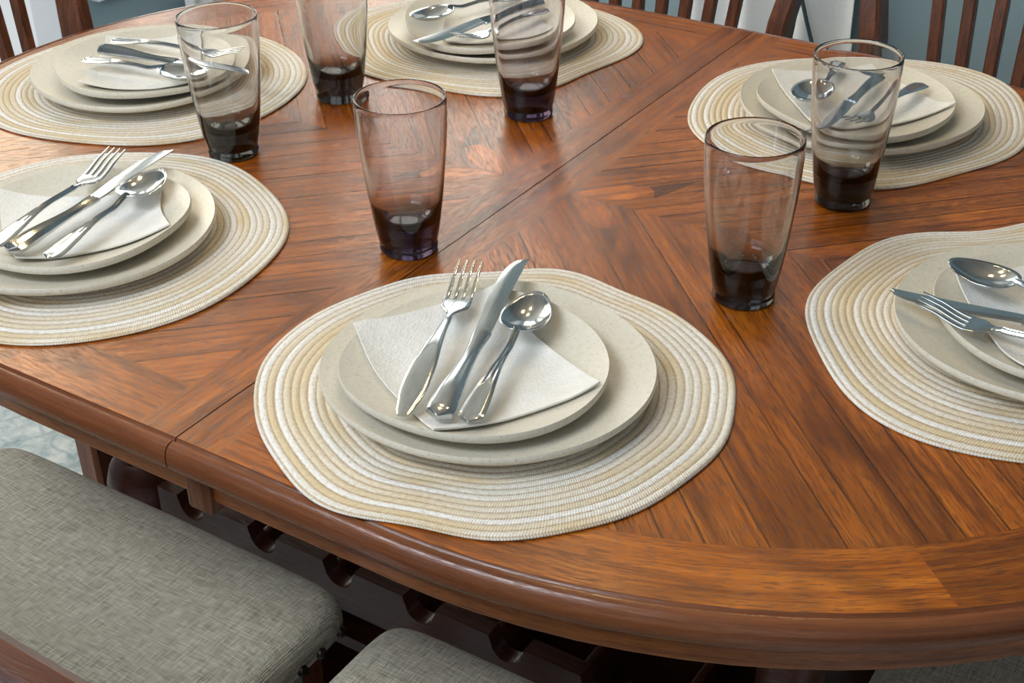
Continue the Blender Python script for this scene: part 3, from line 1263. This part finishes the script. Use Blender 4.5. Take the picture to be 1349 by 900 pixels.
chair0 = make_chair('grey linen seat of the chair at the near edge, cut off by the left frame edge')
chairs = [
    (-0.247, -0.560, 0.0, 'large grey linen chair seat on the left under the near table edge'),
    (0.300, -0.560, 0.0, 'dark wooden chair at the front whose crest rail crosses the lower left corner'),
    (0.285, 0.560, math.pi, 'dark wooden spindle-back chair before the blue-grey wall on the far side'),
    (-0.255, 0.560, math.pi + 0.03, 'dark wooden spindle-back chair before the white curtain on the far side'),
    (-0.800, 0.075, -math.pi / 2, 'dark wooden chair at the far rounded end, in front of the bright patio door'),
    (0.690, -0.010, math.pi / 2, 'grey linen chair seat below the rounded table end at the lower right'),
]
for i, (x, y, rz, lab) in enumerate(chairs):
    o = chair0 if i == 0 else copy_tree(chair0)
    o.location = (x, y, 0)
    o.rotation_euler = (0, 0, rz)
    o['label'] = lab

# ------------------------------------------------------------------ the room
XL, YB, XR, YF, ZC2 = -2.25, 1.90, 2.7, -3.0, 2.65


def paint(name, col, rough=0.7):
    return plain(name, col, rough, 0, 0.3, (220, 0.05))


WALLP = paint('blue_grey_paint', (148, 170, 180))
WHITEP = paint('white_trim_paint', (232, 234, 236), 0.4)
CEILP = paint('ceiling_paint', (176, 178, 178))


def emit(name, col, s):
    q = NT(name)
    e = q.n('ShaderNodeEmission')
    v = q.n('ShaderNodeTexCoord').outputs['Object']
    n = q.noise(v, 1.1, 2)
    q.l(q.ramp(n, [(0.3, col), (0.7, tuple(min(1, c * 1.08) for c in col[:3]) + (1,))]), e.inputs['Color'])
    e.inputs['Strength'].default_value = s
    q.l(e.outputs[0], q.out.inputs['Surface'])
    return q.m


DAYLIGHT = emit('daylight_in_window', (1.0, 0.94, 0.84, 1), 5.2)
SHEEN_GLOW = emit('added_warm_glow', (1.0, 0.86, 0.66, 1), 9.0)  # added glow, strong and warm for the peach sheen on the veneer
DOORLIGHT = emit('daylight_in_door', (0.90, 0.96, 1.0, 1), 0.92)


def curtain_mat():
    q = NT('white_curtain_cloth')
    v = q.n('ShaderNodeTexCoord').outputs['Object']
    n = q.noise(q.mapping(v, (300, 300, 300)), 1.0, 2)
    q.l(q.ramp(n, [(0.3, lin((240, 242, 245))), (0.7, lin((250, 251, 252)))]), q.b.inputs['Base Color'])
    q.set(Roughness=0.9, **{'Specular IOR Level': 0.1})
    return q.m


CURTAIN = curtain_mat()


def floor_mat():
    q = NT('dark_floorboards')
    v = q.n('ShaderNodeTexCoord').outputs['Object']
    s = q.noise(q.mapping(v, (2, 40, 1)), 1.0, 3)
    br = q.n('ShaderNodeTexBrick')
    br.inputs['Scale'].default_value = 1
    br.inputs['Brick Width'].default_value = 1.2
    br.inputs['Row Height'].default_value = 0.12
    br.inputs['Mortar Size'].default_value = 0.002
    br.inputs['Color1'].default_value = lin((96, 78, 66))
    br.inputs['Color2'].default_value = lin((78, 62, 52))
    br.inputs['Mortar'].default_value = lin((30, 24, 20))
    q.l(v, br.inputs['Vector'])
    q.l(q.mix(q.math('MULTIPLY', s, 0.6), br.outputs['Color'], lin((50, 38, 32))), q.b.inputs['Base Color'])
    q.set(Roughness=0.4)
    return q.m


def rug_mat():
    q = NT('distressed_rug')
    v = q.n('ShaderNodeTexCoord').outputs['Object']
    w = q.n('ShaderNodeTexVoronoi', feature='DISTANCE_TO_EDGE')
    w.inputs['Scale'].default_value = 9
    d = q.n('ShaderNodeVectorMath', operation='ADD')
    nn = q.n('ShaderNodeTexNoise')
    nn.inputs['Scale'].default_value = 7
    q.l(v, nn.inputs['Vector'])
    q.l(v, d.inputs[0])
    sc = q.n('ShaderNodeVectorMath', operation='SCALE')
    sc.inputs['Scale'].default_value = 0.22
    q.l(nn.outputs['Color'], sc.inputs[0])
    q.l(sc.outputs[0], d.inputs[1])
    q.l(d.outputs[0], w.inputs['Vector'])
    n = q.noise(v, 22, 5, 0.7)
    base = q.ramp(n, [(0.34, lin((150, 166, 172))), (0.52, lin((196, 204, 204))), (0.68, lin((226, 228, 224)))])
    line = q.ramp(w.outputs['Distance'], [(0.02, 1.0), (0.07, 0.0)])
    q.l(q.mix(q.math('MULTIPLY', line, q.math('MULTIPLY', n, 0.6)), base, lin((112, 134, 142))), q.b.inputs['Base Color'])
    q.set(Roughness=0.95, **{'Specular IOR Level': 0.1})
    q.bump(n, 0.4, 0.002)
    return q.m


m = MB()
m.box(XL - 0.1, XR, YF, YB + 0.1, -0.06, -0.010)
struct(m.build('floor', floor_mat(), None, False))
m = MB()
m.box(XL - 0.1, XR, YF, YB + 0.1, ZC2, ZC2 + 0.05)
struct(m.build('ceiling', CEILP, None, False))
# left wall: low window with sill, patio door beside it
DY0, DY1, WY0, WY1, SILL = 0.15, 1.28, 1.385, 1.80, 0.335
m = MB()
m.box(XL - 0.1, XL, YF, DY0, 0, ZC2)
m.box(XL - 0.1, XL, DY1, WY0, 0, ZC2)
m.box(XL - 0.1, XL, WY0, WY1, 0, SILL)
m.box(XL - 0.1, XL, WY1, YB + 0.1, 0, ZC2)
m.box(XL - 0.1, XL, DY0, WY1, 2.58, ZC2)
struct(m.build('wall_left', WALLP, None, False))
# back wall: wide window left of the white curtain
BX0, BX1, BZ0, BZ1 = -2.05, -1.05, 0.98, 2.58
m = MB()
m.box(XL, BX0, YB, YB + 0.1, 0, ZC2)
m.box(BX0, BX1, YB, YB + 0.1, 0, BZ0)
m.box(BX0, BX1, YB, YB + 0.1, BZ1, ZC2)
m.box(BX1, XR, YB, YB + 0.1, 0, ZC2)
struct(m.build('wall_back', WALLP, None, False))
m = MB()
m.box(XR, XR + 0.1, YF, YB + 0.1, 0, ZC2)
struct(m.build('wall_right', WALLP, None, False))
m = MB()
m.box(XL, XL + 0.014, DY1 + 0.075, YB, 0.0, 0.10, 0.002)
struct(m.build('baseboard_left', WHITEP, None, False))
m = MB()
m.box(XL + 0.014, XR, YB - 0.014, YB, 0.0, 0.10, 0.002)
struct(m.build('baseboard_back', WHITEP, None, False))


def glazed(name, axis, fixed, a0, a1, z0, z1, mat, mull, sill=False):
    """window or door in a wall: frame with bars, bright pane behind"""
    e = bpy.data.objects.new(name, None)
    C.objects.link(e)
    struct(e)
    f = 0.055
    m = MB()

    def bx(u0, u1, w0, w1, d0, d1):
        if axis == 'x':
            m.box(fixed + d0, fixed + d1, u0, u1, w0, w1, 0.003)
        else:
            m.box(u0, u1, fixed - d1, fixed - d0, w0, w1, 0.003)
    bx(a0 - 0.03, a0 + f, z0, z1, -0.09, 0.015)
    bx(a1 - f, a1 + 0.03, z0, z1, -0.09, 0.015)
    bx(a0 - 0.03, a1 + 0.03, z1 - f, z1 + 0.03, -0.09, 0.015)
    bx(a0 - 0.03, a1 + 0.03, z0 - 0.012, z0 + f * .6, -0.09, 0.03 if sill else 0.015)
    for q in mull:
        bx(q - 0.02, q + 0.02, z0, z1, -0.07, -0.02)
    m.build('window_frame' if 'window' in name else 'door_frame', WHITEP, e, False)
    m = MB()
    if axis == 'x':
        m.box(fixed - 0.095, fixed - 0.085, a0, a1, z0, z1)
    else:
        m.box(a0, a1, fixed + 0.085, fixed + 0.095, z0, z1)
    m.build('pane', mat, e, False)
    return e


glazed('door_1', 'x', XL, DY0, DY1, 0.0, 1.25, DOORLIGHT, [])
glazed('window_3', 'x', XL, DY0, DY1, 1.30, 2.58, SHEEN_GLOW, [])  # unseen bright pane added above the door for the tabletop sheen
glazed('window_1', 'x', XL, WY0, WY1, SILL + 0.01, 2.58, DAYLIGHT, [], True)
glazed('window_2', 'y', YB, BX0, BX1, BZ0, BZ1, DAYLIGHT, [-1.55], True)


def curtain(label, x0, x1, y, z0, z1, folds, amp, axis='y'):
    NX, NZ = 90, 14
    V, F = [], []
    for s in (0, 1):
        for i in range(NZ + 1):
            for j in range(NX + 1):
                t = j / NX
                u = x0 + (x1 - x0) * t
                z = z0 + (z1 - z0) * i / NZ
                d = amp * math.sin(TAU * folds * t + 0.6 * math.sin(3 * t)) * (1 - 0.25 * i / NZ) + (0.002 if s else 0)
                V.append((u, y - d, z) if axis == 'y' else (y + d, u, z))
    n = (NX + 1) * (NZ + 1)
    for i in range(NZ):
        for j in range(NX):
            a = i * (NX + 1) + j
            F.append([a, a + 1, a + NX + 2, a + NX + 1])
            F.append([n + a, n + a + NX + 1, n + a + NX + 2, n + a + 1])
    for j in range(NX):
        for base in (0, NZ * (NX + 1)):
            F.append([base + j, base + j + 1, n + base + j + 1, n + base + j])
    for i in range(NZ):
        for base in (0, NX):
            a = i * (NX + 1) + base
            F.append([a, a + NX + 1, n + a + NX + 1, n + a])
    o = mesh_obj('curtain', V, F, CURTAIN, None, True)
    return tag(o, label, 'curtain')


curtain('long white curtain hanging behind the far chairs beside the blue-grey wall', -0.74, -0.33, YB - 0.06, 0.03, 2.40, 3.0, 0.022)
curtain('white curtain edge beside the low window in the far left corner', 1.63, 1.86, XL + 0.06, 0.03, 2.3, 3, 0.02, 'x')
m = MB()
R = []  # thin dark strip slanting down before the curtain
for i in range(9):
    t = i / 8
    R.append([(-0.47 + 0.13 * t + 0.005 * math.cos(TAU * k / 8), YB - 0.10 + 0.005 * math.sin(TAU * k / 8), 0.62 - 0.34 * t - 0.03 * math.sin(math.pi * t)) for k in range(8)])
m.loft(R)
tag(m.build('strip', plain('dark_strip', (60, 76, 84), 0.6), None), 'thin dark strip slanting in front of the white curtain', 'strip')
m = MB()
m.box(-2.05, 1.65, -1.55, 1.55, -0.0098, -0.0002, 0.003)
tag(m.build('area_rug', rug_mat(), None), 'pale grey-blue distressed rug on the floor below the table', 'rug')

# ------------------------------------------------------------------ light
w = bpy.data.worlds.new('World')
bpy.context.scene.world = w
w.use_nodes = True
bg = w.node_tree.nodes['Background']
bg.inputs[0].default_value = (0.84, 0.92, 1.0, 1)
bg.inputs[1].default_value = 0.68


def lamp(name, typ, loc, energy, col, size=None, target=None):
    d = bpy.data.lights.new(name, typ)
    d.energy = energy
    d.color = col
    if typ == 'AREA':
        d.shape = 'RECTANGLE'
        d.size, d.size_y = size
    else:
        d.shadow_soft_size = size
    o = bpy.data.objects.new(name, d)
    C.objects.link(o)
    o.location = loc
    if target:
        o.rotation_euler = (Vector(target) - Vector(loc)).to_track_quat('-Z', 'Y').to_euler()
    return o


for k in range(3):
    a = TAU * k / 3 + 0.4
    lamp('chandelier_bulb', 'POINT', (0.0 + 0.22 * math.cos(a), 0.25 + 0.22 * math.sin(a), TT + 1.05), 4, (1.0, 0.72, 0.36), 0.04)
lamp('front_window_light', 'AREA', (-0.2, -2.8, 2.1), 24, (0.80, 0.90, 1.0), (2.2, 1.3), (0, 0, TT))
lamp('seat_fill_light', 'AREA', (-0.35, -1.45, 2.55), 50, (0.86, 0.93, 1.0), (1.3, 0.8), (-0.25, -0.6, 0.6))  # added fill with no known fixture, brightens the near chair seats

# ------------------------------------------------------------------ camera
cam = bpy.data.cameras.new('camera')
cam.sensor_fit = 'HORIZONTAL'
cam.sensor_width = 36.0
cam.lens = 1877.97 / 1349 * 36.0
cam.clip_start = 0.02
co = bpy.data.objects.new('camera', cam)
C.objects.link(co)
az, pit, rol = math.radians(123.5974), math.radians(31.9894), math.radians(-1.15296)
fwd = Vector((math.cos(pit) * math.cos(az), math.cos(pit) * math.sin(az), -math.sin(pit)))
right = fwd.cross(Vector((0, 0, 1))).normalized()
up = right.cross(fwd)
r2 = math.cos(rol) * right + math.sin(rol) * up
u2 = -math.sin(rol) * right + math.cos(rol) * up
M = Matrix((r2, u2, -fwd)).transposed().to_4x4()
M.translation = Vector((0.7151, -1.1217, TT + 0.6391))
co.matrix_world = M
sc = bpy.context.scene
sc.camera = co
sc.view_settings.view_transform = 'Standard'
sc.view_settings.look = 'None'
sc.view_settings.gamma = 1.0
sc.view_settings.exposure = -0.36
sc.view_settings.use_curve_mapping = False
sc.cycles.use_denoising = True
sc.cycles.max_bounces = 14
sc.cycles.transmission_bounces = 12
sc.cycles.transparent_max_bounces = 12
sc.cycles.caustics_refractive = True
sc.cycles.sample_clamp_indirect = 6.0
sc.cycles.blur_glossy = 0.5
